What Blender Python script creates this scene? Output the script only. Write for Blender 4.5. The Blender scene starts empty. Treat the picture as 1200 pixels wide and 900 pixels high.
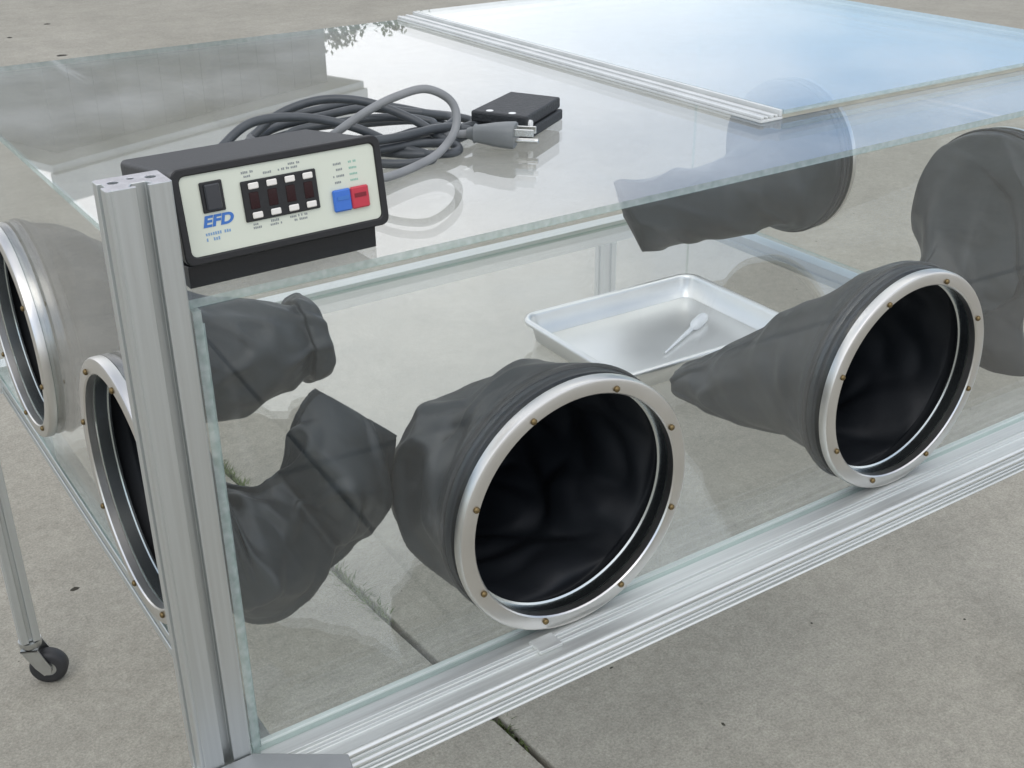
import bpy, bmesh, math, random
from mathutils import Vector, Matrix, noise
random.seed(7)
sc = bpy.context.scene
C = sc.collection
R = math.radians

# ------------------------------------------------------------------ camera
AZ, PITCH, ROLL = R(33.527), R(26.392), R(-0.600)
CAM = Vector((-0.17732, -0.65666, 0.66611))
fw = Vector((math.sin(AZ)*math.cos(PITCH), math.cos(AZ)*math.cos(PITCH), -math.sin(PITCH)))
rt = Vector((math.cos(AZ), -math.sin(AZ), 0.0)); up = rt.cross(fw)
r2 = rt*math.cos(ROLL) + up*math.sin(ROLL); u2 = -rt*math.sin(ROLL) + up*math.cos(ROLL)
cd = bpy.data.cameras.new('camera'); cam = bpy.data.objects.new('camera', cd); C.objects.link(cam)
cam.matrix_world = Matrix(((r2.x, u2.x, -fw.x, CAM.x), (r2.y, u2.y, -fw.y, CAM.y), (r2.z, u2.z, -fw.z, CAM.z), (0, 0, 0, 1)))
cd.sensor_width = 36.0; cd.lens = 1403.78/1200*36; cd.clip_start = 0.02; cd.clip_end = 1000
sc.camera = cam

# ------------------------------------------------------------------ sky, sun, exposure
SUN_AZ, SUN_EL = R(215), R(52)            # azimuth clockwise from +Y
w = bpy.data.worlds.new('World'); sc.world = w; w.use_nodes = True
nt = w.node_tree; N = nt.nodes; N.clear()
out = N.new('ShaderNodeOutputWorld'); bg = N.new('ShaderNodeBackground')
sky = N.new('ShaderNodeTexSky'); sky.sky_type = 'NISHITA'; sky.sun_disc = False
sky.sun_elevation = SUN_EL; sky.sun_rotation = SUN_AZ; sky.air_density = 1.0; sky.dust_density = 0.4
tc = N.new('ShaderNodeTexCoord'); mp = N.new('ShaderNodeMapping'); mp.inputs['Scale'].default_value = (1, 1, 2.2)
mp.inputs['Location'].default_value = (0.35, 0.1, 0.42)
cn = N.new('ShaderNodeTexNoise'); cn.inputs['Scale'].default_value = 1.15; cn.inputs['Detail'].default_value = 6; cn.inputs['Roughness'].default_value = 0.42
cr = N.new('ShaderNodeValToRGB'); cr.color_ramp.elements[0].position = 0.33; cr.color_ramp.elements[1].position = 0.60
mx = N.new('ShaderNodeMix'); mx.data_type = 'RGBA'
mx.inputs['B'].default_value = (9.7, 9.75, 10.0, 1)
nt.links.new(tc.outputs['Generated'], mp.inputs['Vector']); nt.links.new(mp.outputs['Vector'], cn.inputs['Vector'])
nt.links.new(cn.outputs['Fac'], cr.inputs['Fac']); nt.links.new(cr.outputs['Color'], mx.inputs['Factor'])
nt.links.new(sky.outputs['Color'], mx.inputs['A']); nt.links.new(mx.outputs['Result'], bg.inputs['Color'])
bg.inputs['Strength'].default_value = 0.15
nt.links.new(bg.outputs['Background'], out.inputs['Surface'])
sl = bpy.data.lights.new('sun', 'SUN'); sl.energy = 0.6; sl.angle = R(30); sl.color = (1.0, 0.95, 0.88)
so = bpy.data.objects.new('sun', sl); C.objects.link(so)
sd = Vector((math.sin(SUN_AZ)*math.cos(SUN_EL), math.cos(SUN_AZ)*math.cos(SUN_EL), math.sin(SUN_EL)))
so.rotation_euler = sd.to_track_quat('Z', 'Y').to_euler(); so.location = sd*30
sc.view_settings.view_transform = 'Standard'; sc.view_settings.look = 'None'
sc.view_settings.exposure = 0.08; sc.view_settings.gamma = 1.0; sc.view_settings.use_curve_mapping = False
sc.cycles.max_bounces = 14; sc.cycles.glossy_bounces = 6; sc.cycles.transparent_max_bounces = 32
sc.cycles.use_denoising = True; sc.cycles.caustics_reflective = True; sc.cycles.caustics_refractive = False

# ------------------------------------------------------------------ materials
def mat(name):
    m = bpy.data.materials.new(name); m.use_nodes = True
    return m, m.node_tree, m.node_tree.nodes['Principled BSDF']
def simple(name, col, rough=0.5, metal=0.0, spec=0.5, bump=0.0, bscale=60, var=0.0, stretch=(1, 1, 1), vscale=None):
    m, t, b = mat(name)
    b.inputs['Base Color'].default_value = (*col, 1); b.inputs['Roughness'].default_value = rough
    b.inputs['Metallic'].default_value = metal; b.inputs['Specular IOR Level'].default_value = spec
    if bump or var:
        c = t.nodes.new('ShaderNodeTexCoord'); mpn = t.nodes.new('ShaderNodeMapping'); mpn.inputs['Scale'].default_value = stretch
        n = t.nodes.new('ShaderNodeTexNoise'); n.inputs['Scale'].default_value = bscale; n.inputs['Detail'].default_value = 4
        t.links.new(c.outputs['Object'], mpn.inputs['Vector']); t.links.new(mpn.outputs['Vector'], n.inputs['Vector'])
        if bump:
            bp = t.nodes.new('ShaderNodeBump'); bp.inputs['Strength'].default_value = bump; bp.inputs['Distance'].default_value = 0.002
            t.links.new(n.outputs['Fac'], bp.inputs['Height']); t.links.new(bp.outputs['Normal'], b.inputs['Normal'])
        if var:
            n2 = t.nodes.new('ShaderNodeTexNoise'); n2.inputs['Scale'].default_value = vscale or bscale*0.4; n2.inputs['Detail'].default_value = 5
            t.links.new(mpn.outputs['Vector'], n2.inputs['Vector'])
            r = t.nodes.new('ShaderNodeValToRGB')
            r.color_ramp.elements[0].position = 0.3; r.color_ramp.elements[1].position = 0.7
            r.color_ramp.elements[0].color = tuple(max(0, c_*(1-var)) for c_ in col)+(1,)
            r.color_ramp.elements[1].color = tuple(min(1, c_*(1+var)) for c_ in col)+(1,)
            t.links.new(n2.outputs['Fac'], r.inputs['Fac']); t.links.new(r.outputs['Color'], b.inputs['Base Color'])
            rr = t.nodes.new('ShaderNodeMapRange'); rr.inputs['To Min'].default_value = max(0.02, rough-0.08); rr.inputs['To Max'].default_value = min(1, rough+0.08)
            t.links.new(n2.outputs['Fac'], rr.inputs['Value']); t.links.new(rr.outputs['Result'], b.inputs['Roughness'])
    return m
def glass_mat(name, tint=(0.985, 0.994, 0.990), dust=0.0045, streak=False, rough=0.0):
    """Clear sheet glass: what is behind comes straight through, Fresnel reflection on each face, a film of dust."""
    m = bpy.data.materials.new(name); m.use_nodes = True; t = m.node_tree; n = t.nodes; n.clear()
    o = n.new('ShaderNodeOutputMaterial'); tr = n.new('ShaderNodeBsdfTransparent'); tr.inputs['Color'].default_value = (*tint, 1)
    gl = n.new('ShaderNodeBsdfGlossy'); gl.inputs['Roughness'].default_value = rough; gl.inputs['Color'].default_value = (1, 1, 1, 1)
    g = n.new('ShaderNodeNewGeometry'); ior = n.new('ShaderNodeMix'); ior.data_type = 'FLOAT'
    ior.inputs['A'].default_value = 1.5; ior.inputs['B'].default_value = 1/1.5
    t.links.new(g.outputs['Backfacing'], ior.inputs['Factor'])
    fr = n.new('ShaderNodeFresnel'); t.links.new(ior.outputs['Result'], fr.inputs['IOR'])
    m1 = n.new('ShaderNodeMixShader'); t.links.new(fr.outputs['Fac'], m1.inputs['Fac'])
    t.links.new(tr.outputs['BSDF'], m1.inputs[1]); t.links.new(gl.outputs['BSDF'], m1.inputs[2])
    df = n.new('ShaderNodeBsdfDiffuse'); df.inputs['Color'].default_value = (0.75, 0.76, 0.75, 1)
    c = n.new('ShaderNodeTexCoord'); nz = n.new('ShaderNodeTexNoise'); nz.inputs['Scale'].default_value = 7; nz.inputs['Detail'].default_value = 8
    nz.inputs['Roughness'].default_value = 0.65
    mp_ = n.new('ShaderNodeMapping'); mp_.inputs['Scale'].default_value = (1, 1, 1)
    t.links.new(c.outputs['Object'], mp_.inputs['Vector']); t.links.new(mp_.outputs['Vector'], nz.inputs['Vector'])
    mr = n.new('ShaderNodeMapRange'); mr.inputs['From Min'].default_value = 0.4; mr.inputs['From Max'].default_value = 0.75
    mr.inputs['To Min'].default_value = dust*0.4; mr.inputs['To Max'].default_value = dust*2.5
    t.links.new(nz.outputs['Fac'], mr.inputs['Value'])
    dt = n.new('ShaderNodeVectorMath'); dt.operation = 'DOT_PRODUCT'; t.links.new(g.outputs['Incoming'], dt.inputs[0]); t.links.new(g.outputs['Normal'], dt.inputs[1])
    ab = n.new('ShaderNodeMath'); ab.operation = 'ABSOLUTE'; t.links.new(dt.outputs['Value'], ab.inputs[0])
    mxm = n.new('ShaderNodeMath'); mxm.operation = 'MAXIMUM'; mxm.inputs[1].default_value = 0.22; t.links.new(ab.outputs['Value'], mxm.inputs[0])
    dv = n.new('ShaderNodeMath'); dv.operation = 'DIVIDE'; t.links.new(mr.outputs['Result'], dv.inputs[0]); t.links.new(mxm.outputs['Value'], dv.inputs[1])
    fac = dv.outputs['Value']
    # wiped smears and finger marks
    mp3 = n.new('ShaderNodeMapping'); mp3.inputs['Scale'].default_value = (5, 5, 1.6); mp3.inputs['Rotation'].default_value = (R(20), R(35), R(15))
    t.links.new(c.outputs['Object'], mp3.inputs['Vector'])
    n3 = n.new('ShaderNodeTexNoise'); n3.inputs['Scale'].default_value = 3.2; n3.inputs['Detail'].default_value = 9; n3.inputs['Roughness'].default_value = 0.72; n3.inputs['Distortion'].default_value = 1.2
    t.links.new(mp3.outputs['Vector'], n3.inputs['Vector'])
    m3 = n.new('ShaderNodeMapRange'); m3.inputs['From Min'].default_value = 0.58; m3.inputs['From Max'].default_value = 0.80; m3.inputs['To Min'].default_value = 0.0; m3.inputs['To Max'].default_value = 0.07
    t.links.new(n3.outputs['Fac'], m3.inputs['Value'])
    a3 = n.new('ShaderNodeMath'); a3.operation = 'ADD'; t.links.new(fac, a3.inputs[0]); t.links.new(m3.outputs['Result'], a3.inputs[1]); fac = a3.outputs['Value']
    if streak:
        mp2 = n.new('ShaderNodeMapping'); mp2.inputs['Scale'].default_value = (20, 1.3, 1); mp2.inputs['Rotation'].default_value = (0, 0, R(20))
        t.links.new(c.outputs['Object'], mp2.inputs['Vector'])
        n2 = n.new('ShaderNodeTexNoise'); n2.inputs['Scale'].default_value = 2.0; n2.inputs['Detail'].default_value = 3
        t.links.new(mp2.outputs['Vector'], n2.inputs['Vector'])
        m2 = n.new('ShaderNodeMapRange'); m2.inputs['From Min'].default_value = 0.66; m2.inputs['From Max'].default_value = 0.78
        m2.inputs['To Min'].default_value = 0.0; m2.inputs['To Max'].default_value = 0.22
        t.links.new(n2.outputs['Fac'], m2.inputs['Value'])
        ad = n.new('ShaderNodeMath'); ad.operation = 'ADD'
        t.links.new(fac, ad.inputs[0]); t.links.new(m2.outputs['Result'], ad.inputs[1]); fac = ad.outputs['Value']
    ms = n.new('ShaderNodeMixShader'); t.links.new(fac, ms.inputs['Fac'])
    t.links.new(m1.outputs['Shader'], ms.inputs[1]); t.links.new(df.outputs['BSDF'], ms.inputs[2])
    t.links.new(ms.outputs['Shader'], o.inputs['Surface'])
    return m
def edge_glass(name, fac=0.5):
    """Cut edge of sheet glass: green, frosted and chipped."""
    m = bpy.data.materials.new(name); m.use_nodes = True; t = m.node_tree; n = t.nodes; n.clear()
    o = n.new('ShaderNodeOutputMaterial'); tr = n.new('ShaderNodeBsdfTransparent'); tr.inputs['Color'].default_value = (0.88, 0.955, 0.93, 1)
    p = n.new('ShaderNodeBsdfPrincipled'); p.inputs['Roughness'].default_value = 0.18
    c = n.new('ShaderNodeTexCoord'); nz = n.new('ShaderNodeTexNoise'); nz.inputs['Scale'].default_value = 140; nz.inputs['Detail'].default_value = 7
    t.links.new(c.outputs['Object'], nz.inputs['Vector'])
    r = n.new('ShaderNodeValToRGB'); r.color_ramp.elements[0].position = 0.35; r.color_ramp.elements[1].position = 0.7
    r.color_ramp.elements[0].color = (0.36, 0.435, 0.41, 1); r.color_ramp.elements[1].color = (0.54, 0.60, 0.58, 1)
    t.links.new(nz.outputs['Fac'], r.inputs['Fac']); t.links.new(r.outputs['Color'], p.inputs['Base Color'])
    bp = n.new('ShaderNodeBump'); bp.inputs['Strength'].default_value = 0.3; bp.inputs['Distance'].default_value = 0.001
    t.links.new(nz.outputs['Fac'], bp.inputs['Height']); t.links.new(bp.outputs['Normal'], p.inputs['Normal'])
    m1 = n.new('ShaderNodeMixShader'); m1.inputs['Fac'].default_value = fac
    t.links.new(tr.outputs['BSDF'], m1.inputs[1]); t.links.new(p.outputs['BSDF'], m1.inputs[2])
    t.links.new(m1.outputs['Shader'], o.inputs['Surface'])
    return m
def concrete_mat():
    m, t, b = mat('concrete'); n = t.nodes; L = t.links
    c = n.new('ShaderNodeTexCoord')
    def nz(scale, det, rough=0.6):
        x = n.new('ShaderNodeTexNoise'); x.inputs['Scale'].default_value = scale; x.inputs['Detail'].default_value = det; x.inputs['Roughness'].default_value = rough
        L.new(c.outputs['Object'], x.inputs['Vector']); return x
    big, mid, fine, grit = nz(0.9, 5), nz(7, 6), nz(60, 6, 0.7), nz(260, 3, 0.8)
    r1 = n.new('ShaderNodeValToRGB'); r1.color_ramp.elements[0].position = 0.3; r1.color_ramp.elements[1].position = 0.72
    r1.color_ramp.elements[0].color = (0.300, 0.281, 0.232, 1); r1.color_ramp.elements[1].color = (0.352, 0.331, 0.277, 1)
    L.new(big.outputs['Fac'], r1.inputs['Fac'])
    def mul(prev, src, lo, hi, p0=0.3, p1=0.7):
        r = n.new('ShaderNodeMapRange'); r.inputs['From Min'].default_value = p0; r.inputs['From Max'].default_value = p1
        r.inputs['To Min'].default_value = lo; r.inputs['To Max'].default_value = hi
        L.new(src.outputs['Fac'], r.inputs['Value'])
        x = n.new('ShaderNodeMix'); x.data_type = 'RGBA'; x.blend_type = 'MULTIPLY'; x.inputs['Factor'].default_value = 1
        L.new(prev, x.inputs['A']); L.new(r.outputs['Result'], x.inputs['B']); return x.outputs['Result']
    col = mul(r1.outputs['Color'], mid, 0.91, 1.08)
    col = mul(col, fine, 0.87, 1.13)
    col = mul(col, grit, 0.74, 1.26)
    # sparse dark specks and pits
    vo = n.new('ShaderNodeTexVoronoi'); vo.inputs['Scale'].default_value = 22; L.new(c.outputs['Object'], vo.inputs['Vector'])
    r = n.new('ShaderNodeMapRange'); r.inputs['From Min'].default_value = 0.03; r.inputs['From Max'].default_value = 0.07; r.inputs['To Min'].default_value = 0.62; r.inputs['To Max'].default_value = 1.0
    L.new(vo.outputs['Distance'], r.inputs['Value'])
    x = n.new('ShaderNodeMix'); x.data_type = 'RGBA'; x.blend_type = 'MULTIPLY'; x.inputs['Factor'].default_value = 0.6
    L.new(col, x.inputs['A']); L.new(r.outputs['Result'], x.inputs['B'])
    L.new(x.outputs['Result'], b.inputs['Base Color']); b.inputs['Roughness'].default_value = 0.88; b.inputs['Specular IOR Level'].default_value = 0.3
    bp = n.new('ShaderNodeBump'); bp.inputs['Strength'].default_value = 0.5; bp.inputs['Distance'].default_value = 0.002
    ad = n.new('ShaderNodeMath'); ad.operation = 'ADD'; L.new(fine.outputs['Fac'], ad.inputs[0]); L.new(grit.outputs['Fac'], ad.inputs[1])
    L.new(ad.outputs['Value'], bp.inputs['Height']); L.new(bp.outputs['Normal'], b.inputs['Normal'])
    return m

M = {}
M['concrete'] = concrete_mat()
M['soil'] = simple('joint_soil', (0.045, 0.04, 0.03), 0.95, bump=0.8, bscale=120, var=0.4)
M['glass'] = glass_mat('sheet_glass')
M['top_glass'] = glass_mat('top_sheet_glass', dust=0.015, streak=True, rough=0.012)
M['edge'] = edge_glass('glass_edge'); M['edge_clear'] = edge_glass('polished_glass_edge', 0.14)
M['alu'] = simple('extruded_aluminium', (0.60, 0.62, 0.61), 0.48, 1.0, bump=0.06, bscale=60, var=0.04, stretch=(18, 18, 0.25))
M['alux'] = simple('extruded_aluminium_rail', (0.74, 0.755, 0.735), 0.60, 1.0, bump=0.04, bscale=60, var=0.08, stretch=(0.25, 18, 18))
M['alu_cut'] = simple('sawn_aluminium', (0.56, 0.55, 0.56), 0.55, 1.0, bump=0.6, bscale=400, var=0.1)
M['ring'] = simple('turned_aluminium', (0.69, 0.68, 0.655), 0.33, 1.0, bump=0.04, bscale=40, var=0.05)
M['chrome'] = simple('bright_aluminium', (0.62, 0.66, 0.66), 0.24, 1.0)
M['plate'] = simple('grey_plate', (0.36, 0.37, 0.37), 0.45, 0.6, bump=0.1, bscale=80, var=0.05)
M['brass'] = simple('brass_screw', (0.20, 0.145, 0.07), 0.45, 1.0)
M['zinc'] = simple('zinc_fork', (0.55, 0.56, 0.55), 0.35, 1.0, var=0.1, bscale=90, bump=0.05)
M['sleeve'] = simple('rubberised_sleeve_cloth', (0.029, 0.036, 0.041), 0.46, 0, 0.5, bump=0.3, bscale=40, var=0.2)
M['sleeve_shade'] = simple('shaded_sleeve_inside', (0.010, 0.012, 0.015), 0.55, 0, 0.3, bump=0.25, bscale=40)  # inner face of the sleeve cloth, the shade inside painted as a darker colour
M['band'] = simple('rubber_band', (0.028, 0.031, 0.034), 0.5, 0, 0.45, bump=0.1, bscale=90)
M['tyre'] = simple('caster_rubber', (0.022, 0.022, 0.023), 0.55, bump=0.2, bscale=200)
M['case'] = simple('controller_case', (0.032, 0.034, 0.037), 0.5, 0, 0.5, bump=0.3, bscale=500)
M['dark'] = simple('black_plastic', (0.012, 0.012, 0.013), 0.42, bump=0.1, bscale=300)
M['faceplate'] = simple('pale_green_faceplate', (0.66, 0.685, 0.575), 0.4, var=0.03, bscale=30)
M['button'] = simple('cream_button', (0.80, 0.76, 0.70), 0.4)
M['window'] = simple('dark_red_window', (0.022, 0.004, 0.005), 0.12)
M['rocker'] = simple('grey_black_rocker', (0.035, 0.037, 0.042), 0.3)
M['blue'] = simple('blue_key', (0.045, 0.16, 0.55), 0.35)
M['red'] = simple('red_key', (0.52, 0.035, 0.06), 0.35)
M['darkred'] = simple('dark_red_print', (0.20, 0.01, 0.02), 0.45)
M['inkblue'] = simple('blue_print', (0.05, 0.17, 0.50), 0.5)
M['inkpale'] = simple('pale_blue_print', (0.22, 0.36, 0.55), 0.5)
M['inkgrey'] = simple('grey_print', (0.26, 0.28, 0.28), 0.5)
M['inkgreen'] = simple('green_print', (0.28, 0.50, 0.40), 0.5)
M['cord'] = simple('dark_grey_cord', (0.062, 0.069, 0.074), 0.42, bump=0.1, bscale=150, var=0.15)
M['greycord'] = simple('light_grey_cord', (0.23, 0.235, 0.235), 0.5, bump=0.05, bscale=150, var=0.1)
M['plug'] = simple('grey_plug', (0.17, 0.18, 0.178), 0.5, bump=0.1, bscale=150)
M['steel'] = simple('nickel_prong', (0.75, 0.74, 0.70), 0.25, 1.0)
M['pedal'] = simple('black_textured_plastic', (0.022, 0.024, 0.026), 0.55, bump=0.5, bscale=400, var=0.15)
M['white'] = simple('white_sticker', (0.78, 0.78, 0.76), 0.5)
M['tray'] = simple('dull_aluminium_tray', (0.86, 0.86, 0.85), 0.37, 0.84, bump=0.12, bscale=25, var=0.05)
M['pipette'] = simple('milky_plastic', (0.78, 0.80, 0.83), 0.3)
M['seal'] = simple('clear_seal_strip', (0.62, 0.63, 0.61), 0.3, var=0.08, bscale=60, bump=0.2)
M['foam'] = simple('tan_foam_strip', (0.42, 0.40, 0.33), 0.8, var=0.1, bscale=90, bump=0.3)
M['grass'] = simple('weed', (0.10, 0.135, 0.035), 0.7, var=0.5, bscale=40)
M['wall'] = simple('dark_siding', (0.10, 0.115, 0.11), 0.7, var=0.15, bscale=3)
M['fascia'] = simple('pale_fascia', (0.5, 0.53, 0.54), 0.6)
M['pane'] = simple('window_pane', (0.03, 0.04, 0.045), 0.05)
M['bark'] = simple('bark', (0.09, 0.07, 0.05), 0.9, bump=0.8, bscale=20, var=0.3)
M['leaf'] = simple('leaf', (0.055, 0.085, 0.03), 0.6, var=0.4, bscale=3)

# ------------------------------------------------------------------ helpers
class MB:
    def __init__(s): s.v = []; s.f = []; s.m = []; s.xf = None
    def add(s, vs, fs, mi=0):
        o = len(s.v); s.v += [tuple(p) for p in vs]; s.f += [tuple(i+o for i in f) for f in fs]
        s.m += [mi]*len(fs) if isinstance(mi, int) else list(mi); return s
    def box(s, a, b, mi=0):
        x0, y0, z0 = a; x1, y1, z1 = b
        return s.add([(x0,y0,z0),(x1,y0,z0),(x1,y1,z0),(x0,y1,z0),(x0,y0,z1),(x1,y0,z1),(x1,y1,z1),(x0,y1,z1)],
                     [(3,2,1,0),(4,5,6,7),(0,1,5,4),(1,2,6,5),(2,3,7,6),(3,0,4,7)], mi)
    def lathe(s, c, n, profile, seg=64, mi=0, closed=True, u=None):
        n = Vector(n).normalized(); c = Vector(c)
        if u is None: u = Vector((0,0,1)) if abs(n.z) < 0.9 else Vector((1,0,0))
        u = (u - n*u.dot(n)).normalized(); v = n.cross(u)
        vs = []; k = len(profile)
        for i in range(seg):
            a = 2*math.pi*i/seg; d = u*math.cos(a) + v*math.sin(a)
            for r, t in profile: vs.append(c + d*r + n*t)
        fs = []
        for i in range(seg):
            j = (i+1) % seg
            for p in range(k if closed else k-1):
                q = (p+1) % k
                fs.append((i*k+p, i*k+q, j*k+q, j*k+p))
        return s.add(vs, fs, mi)
    def tube(s, pts, r, seg=10, mi=0, cap=True):
        pts = [Vector(p) for p in pts]; n = len(pts); vs = []
        t0 = (pts[1]-pts[0]).normalized(); ref = Vector((0,0,1)) if abs(t0.z) < .9 else Vector((1,0,0))
        u = (ref - t0*ref.dot(t0)).normalized()
        for i, p in enumerate(pts):
            t = (pts[min(i+1,n-1)] - pts[max(i-1,0)]).normalized()
            u = (u - t*u.dot(t)).normalized(); v = t.cross(u)
            rr = r(i/(n-1)) if callable(r) else r
            for k in range(seg):
                a = 2*math.pi*k/seg; vs.append(p + (u*math.cos(a)+v*math.sin(a))*rr)
        fs = [(i*seg+k, i*seg+(k+1)%seg, (i+1)*seg+(k+1)%seg, (i+1)*seg+k) for i in range(n-1) for k in range(seg)]
        if cap: fs += [tuple(range(seg-1,-1,-1)), tuple((n-1)*seg+k for k in range(seg))]
        return s.add(vs, fs, mi)
    def prism(s, loops, place, a, b, mi=0, capmi=None):
        """loops: list of 2D loops (outer + holes) extruded from a to b; place(u, v, t) -> 3D."""
        bm = bmesh.new(); base = []; edges = []; idx = 0
        for lp in loops:
            vv = [bm.verts.new((p[0], p[1], 0)) for p in lp]; base.append((idx, len(vv))); idx += len(vv)
            for i in range(len(vv)): edges.append(bm.edges.new((vv[i], vv[(i+1) % len(vv)])))
        bm.verts.index_update()
        res = bmesh.ops.triangle_fill(bm, use_beauty=True, use_dissolve=False, edges=edges)
        bm.verts.index_update()
        tris = [tuple(v.index for v in f.verts) for f in bm.faces]
        P2 = [(v.co.x, v.co.y) for v in bm.verts]; bm.free(); n = len(P2)
        vs = [place(p[0], p[1], a) for p in P2] + [place(p[0], p[1], b) for p in P2]
        fs = [t[::-1] for t in tris] + [tuple(i+n for i in t) for t in tris]; ms = [mi if capmi is None else capmi]*len(fs)
        for st, ln in base:
            for i in range(ln):
                j = st+(i+1) % ln; fs.append((st+i, j, j+n, st+i+n)); ms.append(mi)
        s.add(vs, fs, ms); return s
    def build(s, name, mats, parent=None, smooth=False, bevel=0.0, seg=2, solid=0.0, sub=0, auto=None, recalc=True):
        me = bpy.data.meshes.new(name)
        vs = [tuple(s.xf @ Vector(p)) for p in s.v] if s.xf is not None else s.v
        me.from_pydata(vs, [], s.f)
        for m_ in (mats if isinstance(mats, (list, tuple)) else [mats]): me.materials.append(M[m_])
        for p, i in zip(me.polygons, s.m): p.material_index = i
        if recalc:
            bm = bmesh.new(); bm.from_mesh(me); bmesh.ops.recalc_face_normals(bm, faces=bm.faces); bm.to_mesh(me); bm.free()
        if smooth:
            for p in me.polygons: p.use_smooth = True
            if auto: me.set_sharp_from_angle(angle=R(auto))
        o = bpy.data.objects.new(name, me); C.objects.link(o)
        if parent: o.parent = parent; o.matrix_parent_inverse = Matrix.Translation(parent_world(parent)).inverted()
        if solid:
            md = o.modifiers.new('thickness', 'SOLIDIFY'); md.thickness = solid; md.offset = 0
        if bevel:
            md = o.modifiers.new('bevel', 'BEVEL'); md.width = bevel; md.segments = seg; md.limit_method = 'ANGLE'; md.angle_limit = R(35)
        return o
def parent_world(p):
    v = Vector(p.location)
    return v
def tag(o, label, cat, group=None, kind=None):
    if label: o['label'] = label
    if cat: o['category'] = cat
    if group: o['group'] = group
    if kind: o['kind'] = kind
    return o
def thing(name, label, cat, loc=(0,0,0), group=None):
    o = bpy.data.objects.new(name, None); C.objects.link(o); o.location = loc; o.empty_display_size = 0.05
    return tag(o, label, cat, group)
def catmull(P, per=10):
    P = [Vector(p) for p in P]; out_ = []
    Q = [P[0]*2-P[1]] + P + [P[-1]*2-P[-2]]
    for i in range(1, len(Q)-2):
        a, b, c, d = Q[i-1:i+3]
        for k in range(per):
            t = k/per
            out_.append(0.5*((2*b)+(c-a)*t+(2*a-5*b+4*c-d)*t*t+(3*b-a-3*c+d)*t**3))
    out_.append(P[-1]); return out_

GROUND = -0.512
# ================================================================== ground: concrete slabs with open joints
gnd = MB(); gnd.box((-220, -220, GROUND-0.6), (220, 220, GROUND-0.022))
ground = gnd.build('ground', 'soil'); ground['kind'] = 'structure'
JD = Vector((-0.0625, 1.0, 0)).normalized(); JN = Vector((JD.y, -JD.x, 0))   # along the joint, across the joint
J0 = Vector((0.499, 0.85, 0))
SW, SL, GAP = 7.0, 9.5, 0.011
def slab(i, j):
    mb = MB(); bmx = []
    a0 = i*SW + GAP/2; a1 = (i+1)*SW - GAP/2; b0 = -2.0 + j*SL + GAP/2; b1 = -2.0 + (j+1)*SL - GAP/2
    # edge wobble along the joint so the slab edge is worn, not ruled
    n = 120 if (i in (-1, 0) and j == 0) else 4
    left = [(a0 + (noise.noise(Vector((k*0.35, i*3.1, j)))*0.0035 if n > 4 else 0), b0+(b1-b0)*k/n) for k in range(n+1)]
    right = [(a1 + (noise.noise(Vector((k*0.35, i*3.1+9, j)))*0.0035 if n > 4 else 0), b0+(b1-b0)*k/n) for k in range(n+1)]
    vs = []; fs = []
    for k in range(n+1):
        for (a, b) in (left[k], right[k]):
            p = J0 + JN*a + JD*b
            vs += [(p.x, p.y, GROUND), (p.x, p.y, GROUND-0.1)]
    for k in range(n):
        q = k*4; fs += [(q, q+2, q+6, q+4), (q+1, q+5, q+7, q+3), (q, q+4, q+5, q+1), (q+2, q+3, q+7, q+6)]
    q = n*4; fs += [(0, 1, 3, 2), (q, q+2, q+3, q+1)]
    mb.add(vs, fs); return mb.build('concrete_slab', 'concrete', ground, bevel=0.003)
for i in range(-3, 4):
    for j in range(-1, 4): slab(i, j)
# weeds in the joint
wd = MB(); rnd = random.Random(3)
def weed(s0, s1, n, h0):
    for _ in range(n):
        s_ = rnd.uniform(s0, s1); p = J0 + JD*(s_-0.0) + JN*rnd.uniform(-0.006, 0.006); p.z = GROUND-0.02
        a = rnd.uniform(0, 6.28); h = rnd.uniform(0.5, 1)*h0; l = rnd.uniform(0.2, 1.1)*h
        d = Vector((math.cos(a), math.sin(a), 0)); e = Vector((-d.y, d.x, 0))*rnd.uniform(0.001, 0.0022)
        q = p + d*l*0.4 + Vector((0,0,h*0.7)); t = p + d*l + Vector((0,0,h))
        wd.add([p-e, p+e, q+e*0.8, q-e*0.8, t], [(0,1,2,3), (3,2,4)])
weed(-0.47, -0.40, 60, 0.026); weed(-0.12, 0.06, 380, 0.030); weed(0.30, 0.52, 380, 0.030); weed(-0.4, 1.5, 50, 0.014)
tag(wd.build('joint_weeds', 'grass', recalc=False), 'small green weeds growing in the joint between concrete slabs', 'weeds', kind='stuff')
# grit and dark crumbs lying on the slabs
gr = MB(); rnd = random.Random(11)
spots = [(0.1165, 1.1024, .006), (1.1488, .4954, .005), (1.2481, 6.39, .028), (1.34, 5.71, .03), (1.53, 6.70, .024), (.78, .26, .004), (1.05, .35, .003)]
spots += [(rnd.uniform(-0.2, 3.0), rnd.uniform(0.1, 5), rnd.uniform(0.001, 0.003)) for _ in range(160)]
for x, y, r in spots:
    k = 7; a0 = rnd.uniform(0, 6); el = rnd.uniform(.6, 1.5)
    ring_ = [(x+math.cos(a0+6.283*i/k)*r*el*rnd.uniform(.6, 1.1), y+math.sin(a0+6.283*i/k)*r*rnd.uniform(.6, 1.1), GROUND) for i in range(k)]
    gr.add(ring_ + [(x, y, GROUND+min(r*0.7, .004))], [(i, (i+1) % k, k) for i in range(k)])
tag(gr.build('grit', 'soil', recalc=False), 'dark crumbs of grit scattered on the concrete', 'grit', kind='stuff')

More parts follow.
